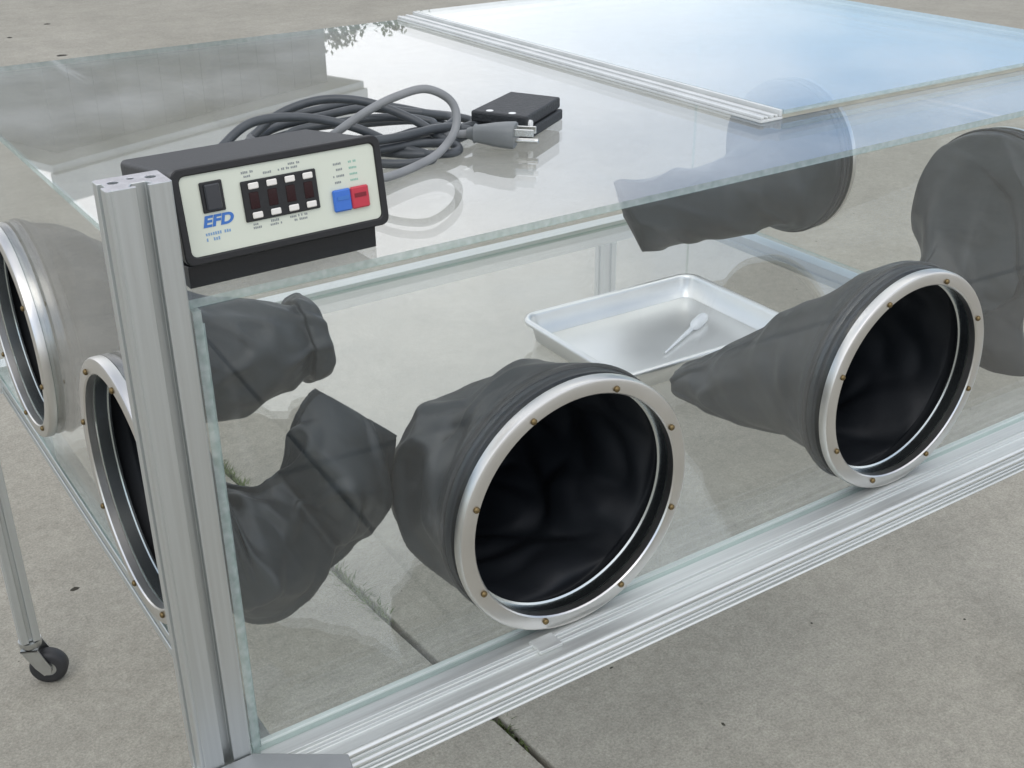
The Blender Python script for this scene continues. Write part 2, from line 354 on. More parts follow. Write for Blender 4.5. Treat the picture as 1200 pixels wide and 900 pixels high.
# ================================================================== the glove box
W, PY, ZT, ZTOP = 0.0406, 0.0396, 0.4574, 0.3756
XL, XR, YF, YB = 0.043, 1.237, 0.0496, 0.887
TG = 0.0058                       # glass thickness
FZ = -0.008                      # top of the floor pane
RO, RI, RS = 0.1205, 0.1056, 0.1104
gb = thing('glove_box', 'large clear glass glove box on aluminium frame with grey sleeves in round ports', 'glove box', (0.6, 0.45, GROUND))

def glass_panel(name, place, u0, u1, v0, v1, holes=(), mats=('glass', 'edge')):
    """place(u, v, t) -> 3D, t in [0, TG]; round holes (u, v, r)."""
    mb = MB(); hs = sorted(holes)
    def quad(a, b, c, d):
        mb.add([place(a, c, 0), place(b, c, 0), place(b, d, 0), place(a, d, 0)], [(0, 1, 2, 3)], 0)
        mb.add([place(a, c, TG), place(b, c, TG), place(b, d, TG), place(a, d, TG)], [(3, 2, 1, 0)], 0)
    def wall(p, q, mi=1):
        mb.add([place(*p, 0), place(*q, 0), place(*q, TG), place(*p, TG)], [(0, 1, 2, 3)], mi)
    cur = u0
    for hu, hv, hr in hs:
        S = hr*1.03
        quad(cur, hu-S, v0, v1); quad(hu-S, hu+S, v0, hv-S); quad(hu-S, hu+S, hv+S, v1)
        n = 64
        for i in range(n):
            a, b = 2*math.pi*(i)/n + math.pi/4, 2*math.pi*(i+1)/n + math.pi/4
            def sq(t):
                c_, s_ = math.cos(t), math.sin(t); k = S/max(abs(c_), abs(s_)); return (hu+c_*k, hv+s_*k)
            def ci(t): return (hu+math.cos(t)*hr, hv+math.sin(t)*hr)
            for t in (0, TG):
                mb.add([place(*ci(a), t), place(*sq(a), t), place(*sq(b), t), place(*ci(b), t)], [(0, 1, 2, 3) if t == 0 else (3, 2, 1, 0)], 0)
            wall(ci(b), ci(a))
        cur = hu+S
    quad(cur, u1, v0, v1)
    for p, q in (((u0,v0),(u1,v0)), ((u1,v0),(u1,v1)), ((u1,v1),(u0,v1)), ((u0,v1),(u0,v0))): wall(p, q)
    # merge doubles so the sheet is closed and normals come out right
    me_o = mb.build(name, list(mats), gb, recalc=False)
    bm = bmesh.new(); bm.from_mesh(me_o.data); bmesh.ops.remove_doubles(bm, verts=bm.verts, dist=1e-5)
    bmesh.ops.recalc_face_normals(bm, faces=bm.faces); bm.to_mesh(me_o.data); bm.free()
    return me_o
FR = [(0.3528, 0.113), (0.7755, 0.113)]           # front ports (x, z)
LR = [(0.270, 0.124), (0.655, 0.135)]             # left ports (y, z)
RR = [(0.272, 0.140), (0.655, 0.140)]             # right ports (y, z)
HR = 0.1090
glass_panel('front_pane', lambda u, v, t: (u, YF+t, v), XL+TG+.001, XR-TG-.001, -.0076, ZTOP-TG-.001, [(x, z, HR) for x, z in FR], mats=('glass', 'edge_clear'))
glass_panel('left_pane', lambda u, v, t: (XL+t, u, v), 0.0445, YB, FZ+.001, ZTOP-TG-.001, [(y, z, HR) for y, z in LR])
glass_panel('right_pane', lambda u, v, t: (XR-TG+t, u, v), YF, YB, FZ+.001, ZTOP-TG-.001, [(y, z, HR) for y, z in RR], mats=('glass', 'edge_clear'))
glass_panel('back_pane', lambda u, v, t: (u, YB-TG+t, v), XL+TG+.001, XR-TG-.001, FZ+.001, ZTOP-TG-.001, mats=('glass', 'edge_clear'))
glass_panel('top_pane', lambda u, v, t: (u, v, ZTOP-TG+t), 0.0412, XR+.003, YF-.0005, YB+.002, mats=('top_glass', 'edge'))
glass_panel('floor_pane', lambda u, v, t: (u, v, FZ-TG+t), XL+.0005, XR-.0005, 0.062, YB-.0005, mats=('glass', 'edge_clear'))

# --- corner post: two-cell slotted extrusion
def slot(c, w_, d, neck=0.0028, cav=0.0145):
    """cutter points for a T slot centred at c on the u axis, opening downwards at v = 0"""
    return [(c-w_/2, 0), (c-w_/2, neck), (c-cav/2, neck), (c-cav/2+.003, d), (c+cav/2-.003, d), (c+cav/2, neck), (c+w_/2, neck), (c+w_/2, 0)]
PD = 0.028
front = [(0.0012, 0.0)] + [(0.0030, 0), (0.0034, 0.0006), (0.0040, 0)] + slot(0.0222, 0.0074, 0.0085) + [(W-.0012, 0)]
outer = front + [(W, .0012), (W, PD-.0012), (W-.0012, PD), (.0012, PD), (0, PD-.0012), (0, .018), (.0028, .018), (.0028, .010), (0, .010), (0, .0012)]
def circ(cx, cy, r, n=14): return [(cx+r*math.cos(2*math.pi*k/n), cy+r*math.sin(2*math.pi*k/n)) for k in range(n)]
post = MB(); post.prism([outer, circ(.0095, .0165, .0034), circ(.0325, .0165, .0034), circ(.021, .0195, .0022)], lambda u, v, t: (u, PY+v, t), -0.0078, ZT, 0, 1)
post.build('corner_post', ['alu', 'alu_cut'], gb, bevel=0.0005, seg=1)
# --- front bottom rail: slotted face, flat shelf, ridged channel that holds the pane
HRL = 0.0335
def ridges(spec, depth=.0045):
    """rounded lips down the outer face: (top, bottom, bulge)"""
    out_ = []
    for z0, z1, bul in spec:
        for k in range(6):
            a = math.pi*k/5; out_.append((depth-depth*bul*math.sin(a)**.7, -(z0+(z1-z0)*(1-math.cos(a))/2)))
    return out_
gro = ridges([(.0005, .0060, 1), (.0080, .0106, .55), (.0126, .0188, 1), (.0208, .0232, .6), (.0252, .0278, .7), (.0298, .0330, 1)])
prof = gro + [(.005, -HRL), (.059, -HRL), (.060, -HRL+.001), (.060, -.0055), (.0585, -.004), (.0583, -.008),
        (.0360, -.008), (.0355, -.0048), (.0325, -.0048), (.0320, -.008), (.0282, -.008), (.0278, -.0052), (.0248, -.0052), (.0243, -.008), (.0062, -.008), (.0052, 0.), (.0026, 0.)]
# the pane stands in the slot between y .0490 and .0583
rail = MB(); rail.prism([prof], lambda u, v, t: (t, u, v), -0.018, 1.262)
rail.build('front_rail', 'alux', gb, bevel=0.0004, seg=1)
cl = MB(); cl.box((.298, .0200, -.0079), (.322, .0388, -.0042)); cl.build('glazing_clip', 'alux', gb, bevel=.001)
pl = MB(); pl.prism([[(-.019, .0385), (.0415, .0385), (.1012, -.0034), (.0950, -.030), (-.019, -.030)]], lambda u, v, t: (u, v, t), .0006, .0040)
pl.build('corner_plate', 'plate', gb, bevel=.0008)
def side_rail(name, x0, x1, y0, y1, z0, z1):
    """square bar with one groove along each outer face, running along y"""
    zc = (z0+z1)/2; g = .003
    pr = [(x0, z0), (x1, z0), (x1, zc-g), (x1-.004, zc-g), (x1-.004, zc+g), (x1, zc+g), (x1, z1), (x0, z1), (x0, zc+g), (x0+.004, zc+g), (x0+.004, zc-g), (x0, zc-g)]
    mb = MB(); mb.prism([pr], lambda u, v, t: (u, t, v), y0, y1); return mb.build(name, 'alu', gb, bevel=.0006, seg=1)
side_rail('side_rail', XL-.0005, XL+.024, .0605, YB+.001, -.040, FZ-TG-.0004)
side_rail('side_rail', XR-.026, XR+.0005, .0605, YB+.001, -.040, FZ-TG-.0004)
zc = -.028; pr = [(YB+.0015, -.040), (YB+.0275, -.040), (YB+.0275, zc-.003), (YB+.0235, zc-.003), (YB+.0235, zc+.003), (YB+.0275, zc+.003), (YB+.0275, -.002), (YB+.0015, -.002)]
br = MB(); br.prism([pr], lambda u, v, t: (t, u, v), -.010, 1.262); br.build('rear_rail', 'alux', gb, bevel=.0006, seg=1)
# seams of clear silicone where panes meet at the post
sm = MB(); sm.tube([(XL+TG+.0012, YF-.0005, z) for z in [-0.002+i*.02 for i in range(19)]], 0.0016, 8); sm.build('silicone_seam', 'edge', gb, smooth=True)

# --- legs with casters
def leg(x, y, ztop, turn):
    h = .0135
    pr = [(-h, -h), (-.003, -h), (-.003, -h+.005), (.003, -h+.005), (.003, -h), (h, -h), (h, -.003), (h-.005, -.003), (h-.005, .003), (h, .003), (h, h), (.003, h), (.003, h-.005), (-.003, h-.005), (-.003, h), (-h, h),
          (-h, .003), (-h+.005, .003), (-h+.005, -.003), (-h, -.003)]
    mb = MB(); mb.prism([pr], lambda u, v, t: (x+u, y+v, t), GROUND+.078, ztop)
    lg = mb.build('leg', 'alu', gb, bevel=.0006, seg=1)
    T = Matrix.Translation((x, y, GROUND)) @ Matrix.Rotation(turn, 4, 'Z')
    f = MB(); f.xf = T
    f.lathe((0,0,.066), (0,0,1), [(0.0001,0),(.015,0),(.016,.003),(.016,.011),(.0001,.011)], 24, closed=False)
    for s in (-1, 1):
        f.prism([[(-.012,.066),(.012,.066),(.026,.034),(.024,.022),(.014,.020),(.004,.034)]], lambda u, v, t: (u, t, v), s*.0155-.001, s*.0155+.001)
    f.box((-.012,-.0165,.0635),(.012,.0165,.066))
    f.build('caster_fork', 'zinc', lg, smooth=True, auto=40)
    wl = MB(); wl.xf = T
    wl.lathe((.019,-.0115,.027), (0,1,0), [(.012,0),(.020,0),(.024,.001),(.0268,.005),(.027,.0115),(.0268,.018),(.024,.022),(.020,.023),(.012,.023)], 40)
    wl.build('caster_tyre', 'tyre', lg, smooth=True, auto=50)
    hb = MB(); hb.xf = T
    hb.lathe((.019,-.0125,.027), (0,1,0), [(.0001,0),(.006,0),(.007,.002),(.0125,.002),(.0125,.023),(.007,.023),(.006,.025),(.0001,.025)], 28, closed=False)
    hb.build('caster_hub', 'zinc', lg, smooth=True, auto=40)
leg(.0075, .9015, -.0405, R(-25)); leg(1.055, .9015, -.0405, R(40)); leg(.0150, .030, -.0340, R(200)); leg(1.230, .030, -.0340, R(160))

# --- glove ports and sleeves
def sleeve_mesh(secs, seg=150, per=18, amp=0.004, seed=0, end='open', stretch=6.0, keep=2):
    """secs: (centre, u*half, v*half, squareness) ; smooth interpolation, then fold wrinkles."""
    cs = catmull([s[0] for s in secs], per); us = catmull([s[1] for s in secs], per); vs_ = catmull([s[2] for s in secs], per)
    es = catmull([Vector((s[3] if len(s) > 3 else 1.0, 0, 0)) for s in secs], per)
    V = []; n = len(cs); L = 0
    for i in range(n):
        if i: L += (cs[i]-cs[i-1]).length
        fade = min(1.0, max(0.0, (i-keep*per)/(1.5*per)))
        for k in range(seg):
            a = 2*math.pi*k/seg; ca, sa = math.cos(a), math.sin(a); e = max(0.5, es[i].x)
            p = us[i]*math.copysign(abs(ca)**e, ca) + vs_[i]*sa
            d = p.normalized()
            q = cs[i] + p
            q2 = Vector((q.x+q.z*.6, q.y-q.z*.3, q.z+q.x*.4))*(stretch*1.9) + Vector((seed*3.7, seed*1.3, 0))
            q2 += noise.noise_vector(q*9.0)*.18
            v1 = noise.voronoi(q2)[0]; crum = v1[0]-.55
            v2 = noise.voronoi(q2*2.3+Vector((3, 1, 7)))[0]; crum += (v2[0]-.5)*.18
            soft = noise.noise(q*11+Vector((seed, 0, 0)))
            q3 = Vector((math.cos(a)*1.3+L*11, math.sin(a)*1.3-L*8, seed*3.1))
            fold = max(0.0, 1-abs(noise.noise(q3))*4.5)
            V.append(cs[i] + p + d*(amp*fade*(crum*3.4 + soft*.8 + fold*1.2 - .35)))
    for _ in range(3):                       # relax the grid so diagonal folds do not step
        U = list(V)
        for i in range(1, n-1):
            for k in range(seg):
                U[i*seg+k] = V[i*seg+k]*.4 + (V[i*seg+(k+1)%seg] + V[i*seg+(k-1)%seg] + V[(i-1)*seg+k] + V[(i+1)*seg+k])*.15
        V = U
    F = [(i*seg+k, i*seg+(k+1)%seg, (i+1)*seg+(k+1)%seg, (i+1)*seg+k) for i in range(n-1) for k in range(seg)]
    if end == 'cap':
        V.append(cs[-1]); c = len(V)-1; F += [((n-1)*seg+k, (n-1)*seg+(k+1)%seg, c) for k in range(seg)]
    mb = MB(); mb.add(V, F); return mb
def port(c, n, u, phase, sleeve, label):
    """c: centre on the outer glass face, n: inward normal; flange > lip, screws, inner ring, sleeve, band"""
    c = Vector(c); n = Vector(n); u = Vector(u); v = n.cross(u)
    f = MB(); f.lathe(c, n, [(RI, -.0015), (RI, -.0085), (RI+.0012, -.0098), (RO-.0035, -.0100), (RO-.0012, -.0090), (RO, -.0065), (RO, -.0003), (RI+.004, -.0003)], 96)
    fl = f.build('port_ring', 'ring', gb, smooth=True, auto=30); fl['label'] = label
    g = MB(); g.lathe(c, n, [(RI+.0004, .0004), (RI+.0028, .0004), (RI+.0028, .0150), (RI+.0004, .0150), (RI-.0014, .0140), (RI-.0014, .0122), (RI+.0004, .0112)], 96)
    g.build('inner_ring', 'chrome', fl, smooth=True, auto=30)
    g = MB(); g.lathe(c, n, [(HR+.0004, TG+.0003), (RO-.001, TG+.0003), (RO-.001, TG+.0050), (HR+.0004, TG+.0050)], 96)
    g.build('backing_ring', 'band', fl, smooth=True, auto=30)
    for k in range(8):
        a = phase + k*math.pi/4
        p = c + (u*math.cos(a) + v*math.sin(a))*RS
        s = MB(); s.lathe(p, n, [(.0001, -.0128), (.0016, -.0126), (.0028, -.0115), (.0029, -.0100), (.0001, -.0100)], 12, closed=False)
        s.build('screw', 'brass', fl, smooth=True)
    sv = sleeve.build('sleeve', ['sleeve', 'sleeve_shade'], fl, smooth=True, solid=0.0016, recalc=True); sv.modifiers['thickness'].material_offset = 1
    b = MB(); b.lathe(c, n, [(.1180, .0175), (.1212, .0180), (.1220, .0205), (.1212, .0230), (.1180, .0235)], 96); b.build('clamp_band', 'band', fl, smooth=True)
    return fl
X, Y, Z = Vector((1,0,0)), Vector((0,1,0)), Vector((0,0,1))
def start(c, n, u, v, r1=.1180):
    """rings of the sleeve where it is clamped over the backing ring"""
    c = Vector(c)
    return [(c+n*(TG+.0055), u*.1180, v*.1180), (c+n*.020, u*.1185, v*.1185), (c+n*.030, u*.1175, v*.1175), (c+n*.040, u*.113, v*.113)]
# front ports
c = (FR[0][0], YF, FR[0][1])
s = start(c, Y, X, Z) + [(Vector((.348,.135,.104)), X*.104, Z*.100), (Vector((.345,.18,.092)), X*.094, Z*.086), (Vector((.343,.222,.080)), X*.085, Z*.070),
     (Vector((.343,.252,.070)), X*.070, Z*.050), (Vector((.346,.268,.062)), X*.045, Z*.022)]
port(c, Y, Z, .3310, sleeve_mesh(s, seed=1, amp=.0075, end='cap'), 'polished round port ring with brass screws, nearest on the front pane')
c = (FR[1][0], YF, FR[1][1])
s = start(c, Y, X, Z) + [(Vector((.772,.14,.098)), X*.100, Z*.094), (Vector((.767,.195,.070)), X*.086, Z*.074), (Vector((.755,.255,.038)), X*.064, Z*.048), (Vector((.744,.298,.022)), X*.046, Z*.030), (Vector((.737,.325,.012)), X*.032, Z*.020), (Vector((.735,.333,.010)), X*.018, Z*.010)]
port(c, Y, Z, .3310, sleeve_mesh(s, seed=2, amp=.0042, end='cap'), 'polished round port ring with brass screws, farther along the front pane')
# left ports
c = (XL, LR[0][0], LR[0][1])
fv = lambda a, b, h: Vector((a, 0, b)).normalized()*h
s = start(c, X, Y, Z) + [(Vector((.098,.235,.068)), Y*.088, fv(-.05,1,.068)), (Vector((.120,.216,.066)), Y*.070, fv(-.15,1,.064)), (Vector((.146,.205,.071)), Y*.040, fv(-.38,1,.056), 1.3),
     (Vector((.163,.200,.079)), Y*.020, fv(-.046,.094,.053), 1.7), (Vector((.172,.199,.086)), Y*.012, fv(-.046,.094,.054), 2.0), (Vector((.180,.198,.095)), Y*.026, fv(-.5,.86,.056), 1.7), (Vector((.200,.196,.125)), Y*.046, fv(-.62,.78,.061), 1.5), (Vector((.220,.196,.152)), Y*.030, fv(-.72,.70,.058), 1.8),
     (Vector((.229,.196,.164)), Y*.014, fv(-.076,.070,.054), 2.0), (Vector((.233,.196,.168)), Y*.004, fv(-.076,.070,.051), 2.0)]
port(c, X, Z, .2, sleeve_mesh(s, seed=3, amp=.008, end='cap'), 'polished port ring on the left pane, half hidden by the corner post')
c = (XL, LR[1][0], LR[1][1])
s = start(c, X, Y, Z) + [(Vector((.14,.648,.118)), Y*.100, Z*.100), (Vector((.20,.628,.080)), Y*.088, Z*.083), (Vector((.26,.614,.064)), Y*.074, Z*.066), (Vector((.315,.607,.062)), Y*.058, Z*.053), (Vector((.340,.606,.062)), Y*.048, Z*.047),
     (Vector((.345,.606,.062)), Y*.055, Z*.056), (Vector((.352,.606,.062)), Y*.058, Z*.0585), (Vector((.362,.606,.062)), Y*.057, Z*.0575), (Vector((.367,.606,.062)), Y*.052, Z*.053), (Vector((.366,.606,.062)), Y*.044, Z*.045)]
port(c, X, Z, .2, sleeve_mesh(s, seed=4, amp=.0055, end='open'), 'polished port ring on the left pane, cut by the edge of the picture')
# right ports, seen from inside
c = (XR, RR[0][0], RR[0][1])
s = start(c, -X, Y, Z) + [(Vector((1.172,.258,.128)), Y*.088, fv(.1,1,.098)), (Vector((1.145,.240,.108)), Y*.076, fv(.5,1,.084)), (Vector((1.120,.222,.075)), Y*.076, fv(1.2,.6,.058)), (Vector((1.105,.207,.036)), Y*.084, fv(1,.1,.040)), (Vector((1.102,.200,.002)), Y*.092, fv(1,0,.024))]
port(c, -X, Z, .2, sleeve_mesh(s, seed=5, amp=.006, end='open'), 'port ring on the right pane with its sleeve hanging straight down')
c = (XR, RR[1][0], RR[1][1])
s = start(c, -X, Y, Z) + [(Vector((1.178,.652,.118)), Y*.090, Z*.083), (Vector((1.150,.650,.104)), Y*.072, Z*.067), (Vector((1.09,.650,.097)), Y*.060, Z*.061), (Vector((1.01,.650,.098)), Y*.048, Z*.060), (Vector((.94,.650,.099)), Y*.034, fv(-.35,1,.061), 1.3), (Vector((.905,.650,.100)), Y*.018, fv(-.5,1,.066), 1.7), (Vector((.897,.650,.101)), Y*.006, fv(-.5,1,.066), 2.0)]
port(c, -X, Z, .2, sleeve_mesh(s, seed=6, amp=.0035, end='cap'), 'port ring on the right pane with its sleeve held out level')

# ================================================================== glass lid on the top pane
lid = thing('glass_lid', 'second glass sheet with sealing strips lying on the right of the top pane', 'glass lid', (.95, .5, ZTOP))
LX0, LX1, LY0, LY1, LZ = .656, 1.2405, .162, .886, ZTOP+.0052
def on_lid(o): o.parent = lid; o.matrix_parent_inverse = Matrix.Translation(lid.location).inverted(); return o
on_lid(glass_panel('lid_pane', lambda u, v, t: (u, v, LZ+t*.75), LX0+.0295, LX1, LY0, LY1, mats=('top_glass', 'edge')))
a = MB(); a.box((LX0, LY0+.0005, ZTOP+.0003), (LX0+.029, LY1-.001, ZTOP+.0030)); a.build('strip_base', 'seal', lid, bevel=.0006)
for k, (x0, x1, h) in enumerate(((.0004, .0048, .0062), (.0078, .0100, .0056), (.0130, .0175, .0066), (.0205, .0228, .0056), (.0250, .0287, .0096))):
    a = MB(); a.box((LX0+x0, LY0+.001, ZTOP+.0032), (LX0+x1, LY1-.0015, ZTOP+h)); a.build('rib', 'seal', lid, bevel=.0007)
a = MB(); a.box((LX1-.010, LY0+.001, ZTOP+.0004), (LX1-.001, LY1-.001, LZ-.0004)); a.build('seal_strip', 'foam', lid, bevel=.0006)
a = MB(); a.box((LX0+.0297, LY0+.002, ZTOP+.0004), (LX1-.011, LY0+.008, LZ-.0004)); a.build('seal_strip', 'foam', lid, bevel=.0006)

# ================================================================== dispenser controller
ct = thing('controller', 'black controller with pale green front panel, buttons and EFD mark behind the corner post', 'controller', (.125, .11, ZTOP))
TILT, YAW = R(8.6), R(1.14)
T = Matrix.Translation((.0492, .0619, .3922)) @ Matrix.Rotation(YAW, 4, 'Z') @ Matrix.Rotation(-TILT, 4, 'X')
CW, CH, CD = .1498, .0626, .108
def cmb(): m_ = MB(); m_.xf = T; return m_
def rrect(x0, x1, z0, z1, r, n=5):
    pts = []
    for cx_, cz_, a0 in ((x1-r, z1-r, 0), (x0+r, z1-r, 90), (x0+r, z0+r, 180), (x1-r, z0+r, 270)):
        for k in range(n+1):
            a = R(a0+90*k/n); pts.append((cx_+r*math.cos(a), cz_+r*math.sin(a)))
    return pts
b = cmb(); b.prism([rrect(.0015, CW-.0015, .0015, CH-.0015, .004)], lambda u, v, t: (u, t, v), .006, CD)
b.build('case', 'case', ct, smooth=True, auto=30, bevel=.0008)
b = cmb(); b.prism([rrect(0, CW, 0, CH, .006), rrect(.005, CW-.005, .005, CH-.005, .004)], lambda u, v, t: (u, t, v), 0, .0065)
b.build('bezel', 'dark', ct, smooth=True, auto=30, bevel=.0008)
b = cmb(); b.prism([rrect(.0052, CW-.0052, .0052, CH-.0052, .004)], lambda u, v, t: (u, t, v), .0015, .0058)
fp = b.build('front_panel', 'faceplate', ct)
# stand under the case (upright on the glass)
b = MB(); b.xf = Matrix.Translation((.0492, .0619, 0)) @ Matrix.Rotation(YAW, 4, 'Z')
b.prism([[(.004, ZTOP+.0003), (.1, ZTOP+.0003), (.1, .3775), (.02, .3889), (.004, .3914)]], lambda u, v, t: (t, u, v), .002, CW-.010)
b.build('stand', 'dark', ct, bevel=.001)
FW, FH = CW-.0104, CH-.0104
def fp_box(x0, x1, z0, z1, d0, d1, name, m_, parent, bevel=.0006):
    """box on the front panel, fractions of the panel's width and height; d0/d1 in metres towards the viewer"""
    q = cmb(); q.box((.0052+x0*FW, .0015-d1, .0052+z0*FH), (.0052+x1*FW, .0015-d0, .0052+z1*FH)); return q.build(name, m_, parent, bevel=bevel, seg=1)
# measured on the photograph: x fraction from the left, z fraction from the bottom
fp_box(.088, .198, .515, .895, .0001, .0016, 'switch_frame', 'dark', fp)
fp_box(.105, .181, .545, .865, .0017, .0034, 'rocker_switch', 'rocker', fp, .0012)
fp_box(.285, .672, .300, .815, .0001, .0016, 'display_block', 'dark', fp)
db = bpy.data.objects['display_block']
for k in range(4):
    x = .318+k*.0935
    fp_box(x, x+.052, .705, .785, .0017, .0030, 'button', 'button', fp)
    fp_box(x, x+.052, .335, .415, .0017, .0030, 'button', 'button', fp)
    fp_box(x+.000, x+.046, .455, .665, .0017, .0021, 'digit_window', 'window', fp, .0002)
fp_box(.742, .838, .195, .485, .0001, .0030, 'blue_key', 'blue', fp, .001)
fp_box(.840, .938, .195, .485, .0001, .0030, 'red_key', 'red', fp, .001)
fp_box(.762, .826, .345, .400, .0031, .0034, 'key_recess', 'inkblue', fp, .0001)
fp_box(.856, .920, .345, .400, .0031, .0034, 'key_recess', 'darkred', fp, .0001)
# print on the panel
pr_ = cmb(); rnd = random.Random(5)
def words(mb, x, z, lens, h=.030, cw=.0088):
    for ln in lens:
        for k in range(ln):
            if rnd.random() < .93:
                hh = h*rnd.uniform(.75, 1)
                mb.box((.0052+x*FW, .0013, .0052+z*FH), (.0052+(x+cw*.66)*FW, .00144, .0052+(z+hh)*FH))
            x += cw
        x += cw*.8
for x, z, l in ((.300, .905, (7,)), (.310, .855, (4,)), (.408, .860, (5,)), (.485, .865, (4, 2, 4)), (.540, .915, (7,)),
                (.320, .245, (4,)), (.318, .200, (5,)), (.410, .245, (5,)), (.405, .200, (7,)), (.510, .245, (4, 1, 4)), (.530, .195, (8,)),
                (.755, .800, (7,)), (.785, .725, (4,)), (.765, .640, (7,)), (.770, .560, (6,))):
    words(pr_, x, z, l)
pr_.build('print', 'inkgrey', fp)['kind'] = 'stuff'
pg = cmb()
for z in (.800, .720, .640, .560): words(pg, .855, z, (5,))
pg.build('print', 'inkgreen', fp)['kind'] = 'stuff'
pb = cmb(); words(pb, .082, .235, (11,), .042, .0115); words(pb, .082, .165, (6,), .046, .0115); pb.build('print', 'inkpale', fp)['kind'] = 'stuff'
cu = bpy.data.curves.new('mark', 'FONT'); cu.body = 'EFD'; cu.size = .0098; cu.offset = .0004; cu.extrude = .00008; cu.shear = .22; cu.space_character = 1.02
to = bpy.data.objects.new('mark_tmp', cu); C.objects.link(to)
bpy.context.view_layer.update()
me = bpy.data.meshes.new_from_object(to.evaluated_get(bpy.context.evaluated_depsgraph_get()))
bpy.data.objects.remove(to)
tm = T @ Matrix.Translation((.0052+.075*FW, .00125, .0052+.345*FH)) @ Matrix.Rotation(R(90), 4, 'X') @ Matrix.Diagonal((1.22, 1, 1, 1))
me.transform(tm); me.name = 'brand_mark'; me.materials.clear(); me.materials.append(M['inkblue'])
mo = bpy.data.objects.new('brand_mark', me); C.objects.link(mo); mo.parent = fp; mo.matrix_parent_inverse = Matrix.Translation(ct.location).inverted() @ Matrix.Identity(4)
mo.matrix_parent_inverse = Matrix.Identity(4)

# ================================================================== cords, pedal, plug on the top pane
CZ = ZTOP
def wob(P, per=12): return catmull(P, per)
# dark cord, coiled in long loops behind the controller, ends in the foot pedal
pd = thing('foot_pedal', 'black plastic foot switch with long dark coiled cord on the glass top', 'foot switch', (.46, .30, ZTOP))
rnd = random.Random(21)
A, B = Vector((.215, .330, 0)), Vector((.385, .300, 0))     # centres of the two ends of the coil
ax = (B-A).normalized(); pn = Vector((-ax.y, ax.x, 0))
pts = []
turns = 4
for t in range(turns):
    for k in range(14):
        a = 2*math.pi*k/14
        ce = (A+B)/2 + Vector((rnd.uniform(-.006,.006), rnd.uniform(-.006,.006), 0)) + Vector((.008*math.sin(t*2.1), .010*math.cos(t*1.7), 0))
        L_ = .094 + .016*math.sin(t*1.9+.5); w_ = .042 + .020*math.sin(t*2.6)
        p = ce + ax*(math.cos(a)*L_) + pn*(math.sin(a)*w_)
        lift = .006 + t*.0058 + .010*max(0, math.sin(a))*(.5+.5*math.sin(t*1.3)) + rnd.uniform(-.002, .002)
        # loops sag to the glass at both ends
        lift *= (1-.35*abs(math.cos(a)))
        pts.append(Vector((p.x, p.y, CZ+max(.0045, lift))))
pts += [Vector((.36, .285, CZ+.014)), Vector((.385, .287, CZ+.010)), Vector((.408, .291, CZ+.009)), Vector((.425, .292, CZ+.011))]
cdm = MB(); cdm.tube(wob(pts, 6), .0040, 10); cdm.build('cord', 'cord', pd, smooth=True)
# stray loop standing up behind the controller top
lp = MB(); lp.tube(wob([(.150,.300,CZ+.006),(.175,.315,CZ+.022),(.205,.320,CZ+.036),(.245,.312,CZ+.036),(.285,.292,CZ+.026),(.315,.262,CZ+.010),(.332,.238,CZ+.0046),(.322,.224,CZ+.0046),(.295,.232,CZ+.0046),(.265,.262,CZ+.0046)], 8), .0040, 10); lp.build('cord', 'cord', pd, smooth=True)
lp = MB(); lp.tube(wob([(.205,.345,CZ+.010),(.24,.352,CZ+.030),(.28,.345,CZ+.040),(.315,.322,CZ+.038),(.345,.290,CZ+.024),(.360,.264,CZ+.010),(.366,.246,CZ+.0046),(.352,.234,CZ+.0046),(.325,.246,CZ+.0046),(.300,.275,CZ+.0046)], 8), .0040, 10); lp.build('cord', 'cord', pd, smooth=True)
# pedal body (top corners measured at z = .398)
q0, q1, q2, q3 = Vector((.4058,.2935,0)), Vector((.4851,.3406,0)), Vector((.5123,.2887,0)), Vector((.4362,.2394,0))
def quadprism(mb, qs, z0, z1, shrink=0.0):
    ce = sum(qs, Vector())/4
    pp = [(q+(ce-q).normalized()*shrink) for q in qs]
    mb.prism([[(p.x, p.y) for p in pp]], lambda u, v, t: (u, v, t), z0, z1)
bq = MB(); quadprism(bq, [q0, q3, q2, q1], CZ+.0003, CZ+.0105); bq.build('base', 'pedal', pd, bevel=.0018)
tq = MB(); quadprism(tq, [q0, q3, q2, q1], CZ+.0118, CZ+.0225, .003); tp = tq.build('treadle', 'pedal', pd, bevel=.002)
hq = MB(); quadprism(hq, [q0, q3, q2, q1], CZ+.0095, CZ+.0125, .008); hq.build('hinge_block', 'dark', pd)
e1 = (q3-q0); 
for f0 in (.30, .68):
    p = q0 + e1*f0 + (q1-q0)*.10
    s_ = MB(); s_.lathe((p.x, p.y, CZ+.0226), (0,0,1), [(.0001,.0002),(.0034,.0002),(.0036,0),(.0001,0)], 16, closed=False); s_.build('screw_cover', 'white', tp)
p = q3 + (q2-q3)*.10; nrm = Vector(((q2-q3).y, -(q2-q3).x, 0)).normalized()
s_ = MB(); s_.lathe((p.x, p.y, CZ+.0145), tuple(nrm), [(.0001,.0008),(.0036,.0006),(.004,-.003),(.0001,-.003)], 16, closed=False); s_.build('rivet', 'white', pd)
